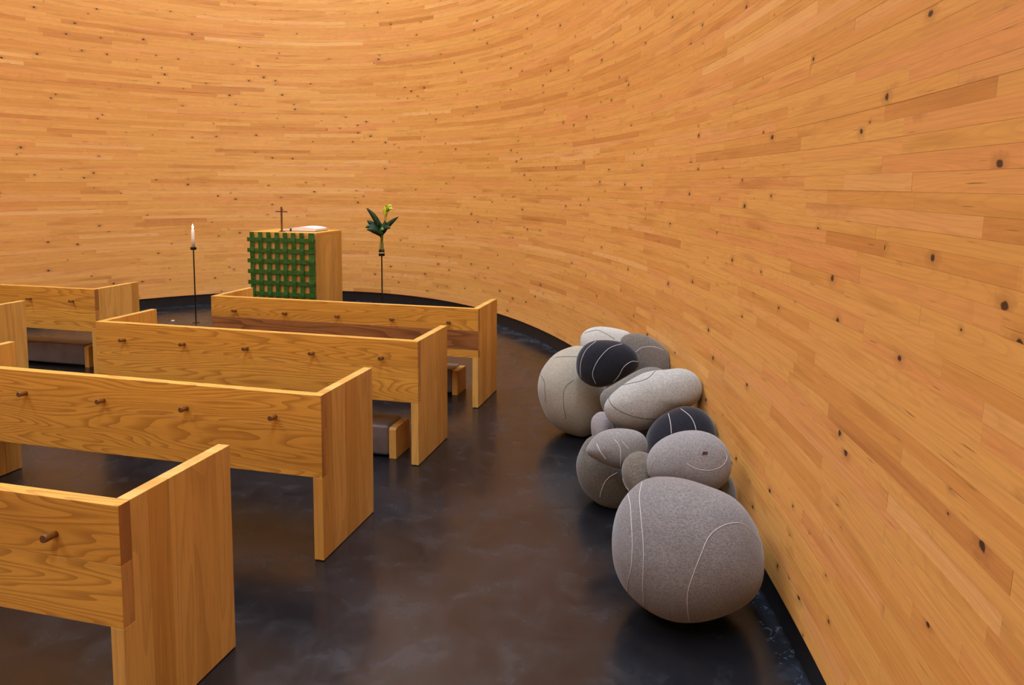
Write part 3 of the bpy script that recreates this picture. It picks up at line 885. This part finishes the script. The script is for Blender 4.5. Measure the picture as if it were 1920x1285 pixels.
def make_stone(key):
    d = STONES[key]
    label, c0, c1, spk, lm = INFO[key]
    C = Vector(d['c'])
    az, el = d['az'], d['el']
    w = Vector((math.sin(az) * math.cos(el), math.cos(az) * math.cos(el), -math.sin(el)))
    r = w.cross(Vector((0, 0, 1))).normalized()
    u = r.cross(w)
    # smooth closed outline -> radius by angle
    po = [Vector((a, b, 0)) for a, b in d['out']]
    n = len(po)
    sm = []
    for i in range(n):
        p0, p1, p2, p3 = po[i - 1], po[i], po[(i + 1) % n], po[(i + 2) % n]
        for k in range(8):
            t = k / 8
            sm.append(0.5 * ((2 * p1) + (p2 - p0) * t + (2 * p0 - 5 * p1 + 4 * p2 - p3) * t * t + (3 * p1 - p0 - 3 * p2 + p3) * t ** 3))
    pol = sorted((math.atan2(p.y, p.x), math.hypot(p.x, p.y)) for p in sm)
    pol = [(pol[-1][0] - 2 * math.pi, pol[-1][1])] + pol + [(pol[0][0] + 2 * math.pi, pol[0][1])]
    NA = 72
    raw = []
    j = 0
    for i in range(NA):
        a = -math.pi + 2 * math.pi * i / NA
        while pol[j + 1][0] < a:
            j += 1
        f = (a - pol[j][0]) / max(1e-9, pol[j + 1][0] - pol[j][0])
        raw.append(pol[j][1] * (1 - f) + pol[j + 1][1] * f)
    rad = [(raw[i - 1] + 2 * raw[i] + raw[(i + 1) % NA]) / 4 for i in range(NA)]
    def radius(a):
        x = (a + math.pi) / (2 * math.pi) * NA
        i = int(math.floor(x)) % NA
        f = x - math.floor(x)
        return rad[i] * (1 - f) + rad[(i + 1) % NA] * f
    NB = 36
    base = Vector((C.x, C.y, 0.0))
    def settle(p):
        if p.z < 0.004:
            p.z = 0.004 + max(0.0, p.z) * 0.0
        e = outside_wall(p.x, p.y, p.z) + 0.006
        if e > 0:
            dx, dy = EL[0] - p.x, EL[1] - p.y
            # wall normal, pointing in
            cc, ss = math.cos(EL[4]), math.sin(EL[4])
            X, Y = -dx * cc - dy * ss, dx * ss - dy * cc
            nx, ny = X / EL[2] ** 2, Y / EL[3] ** 2
            l = math.hypot(nx, ny)
            nx, ny = nx / l, ny / l
            p.x -= (nx * cc - ny * ss) * e
            p.y -= (nx * ss + ny * cc) * e
        return p
    def surf(a, th):
        k = math.cos(th) ** EXP if math.cos(th) > 0 else 0.0
        s = math.copysign(abs(math.sin(th)) ** EXP, math.sin(th))
        q = radius(a) * k
        return settle(C + r * (q * math.cos(a)) + u * (q * math.sin(a)) - w * (d['dep'] * s))
    V, F = [surf(0, -math.pi / 2)], []
    for b in range(1, NB):
        th = -math.pi / 2 + math.pi * b / NB
        for i in range(NA):
            V.append(surf(-math.pi + 2 * math.pi * i / NA, th))
    V.append(surf(0, math.pi / 2))
    for i in range(NA):
        F.append((0, 1 + i, 1 + (i + 1) % NA))
    for b in range(NB - 2):
        for i in range(NA):
            x, y = 1 + b * NA, 1 + (b + 1) * NA
            F.append((x + i, y + i, y + (i + 1) % NA, x + (i + 1) % NA))
    x = 1 + (NB - 2) * NA
    for i in range(NA):
        F.append((x + i, len(V) - 1, x + (i + 1) % NA))
    F = [f[::-1] for f in F]
    root = empty('stone_cushion', (C.x, C.y, min(v.z for v in V)))
    loc = root.location.copy()
    tag(root, label, 'cushion', 'felt stone cushions piled by the wall')
    body = mesh_obj('felt_body', [v - loc for v in V], F, mat_felt('felt_' + key.lower(), c0, c1, spk), root, True)
    for ln in d['lines']:
        pts = []
        for p in catmull([(a, b, 0) for a, b in ln], 6):
            a = math.atan2(p.y, p.x)
            rho = min(0.995, math.hypot(p.x, p.y) / radius(a))
            th = math.acos(rho ** (1 / EXP))
            q = surf(a, th)
            pts.append(q + (q - C).normalized() * 0.0006 - loc)
        V2, F2 = tube(pts, 0.0011 if key in ('S1', 'S13') else 0.0016 if lm == 'line_white' else 0.0013, 6)
        mesh_obj('yarn_line', V2, F2, M[lm], root, True)
    if key == 'S13':
        lx, ly = 0.025, 0.010
        pts = []
        for sx, sy in ((-0.011, -0.007), (0.010, -0.004), (0.012, 0.006), (-0.007, 0.005)):
            px, py = LABEL_AT[0] + sx, LABEL_AT[1] + sy
            a = math.atan2(py, px)
            th = math.acos(min(0.99, math.hypot(px, py) / radius(a)) ** (1 / EXP))
            pts.append(surf(a, th) - loc)
        nn = (pts[1] - pts[0]).cross(pts[3] - pts[0]).normalized()
        V3 = [p - nn * 0.002 for p in pts] + [p + nn * 0.004 for p in pts]
        mesh_obj('sewn_label', V3, [(3, 2, 1, 0), (4, 5, 6, 7), (0, 1, 5, 4), (1, 2, 6, 5), (2, 3, 7, 6), (3, 0, 4, 7)], M['tag'], root)
    return root
LABEL_AT = (0.063, 0.036)
for key in STONES:
    make_stone(key)
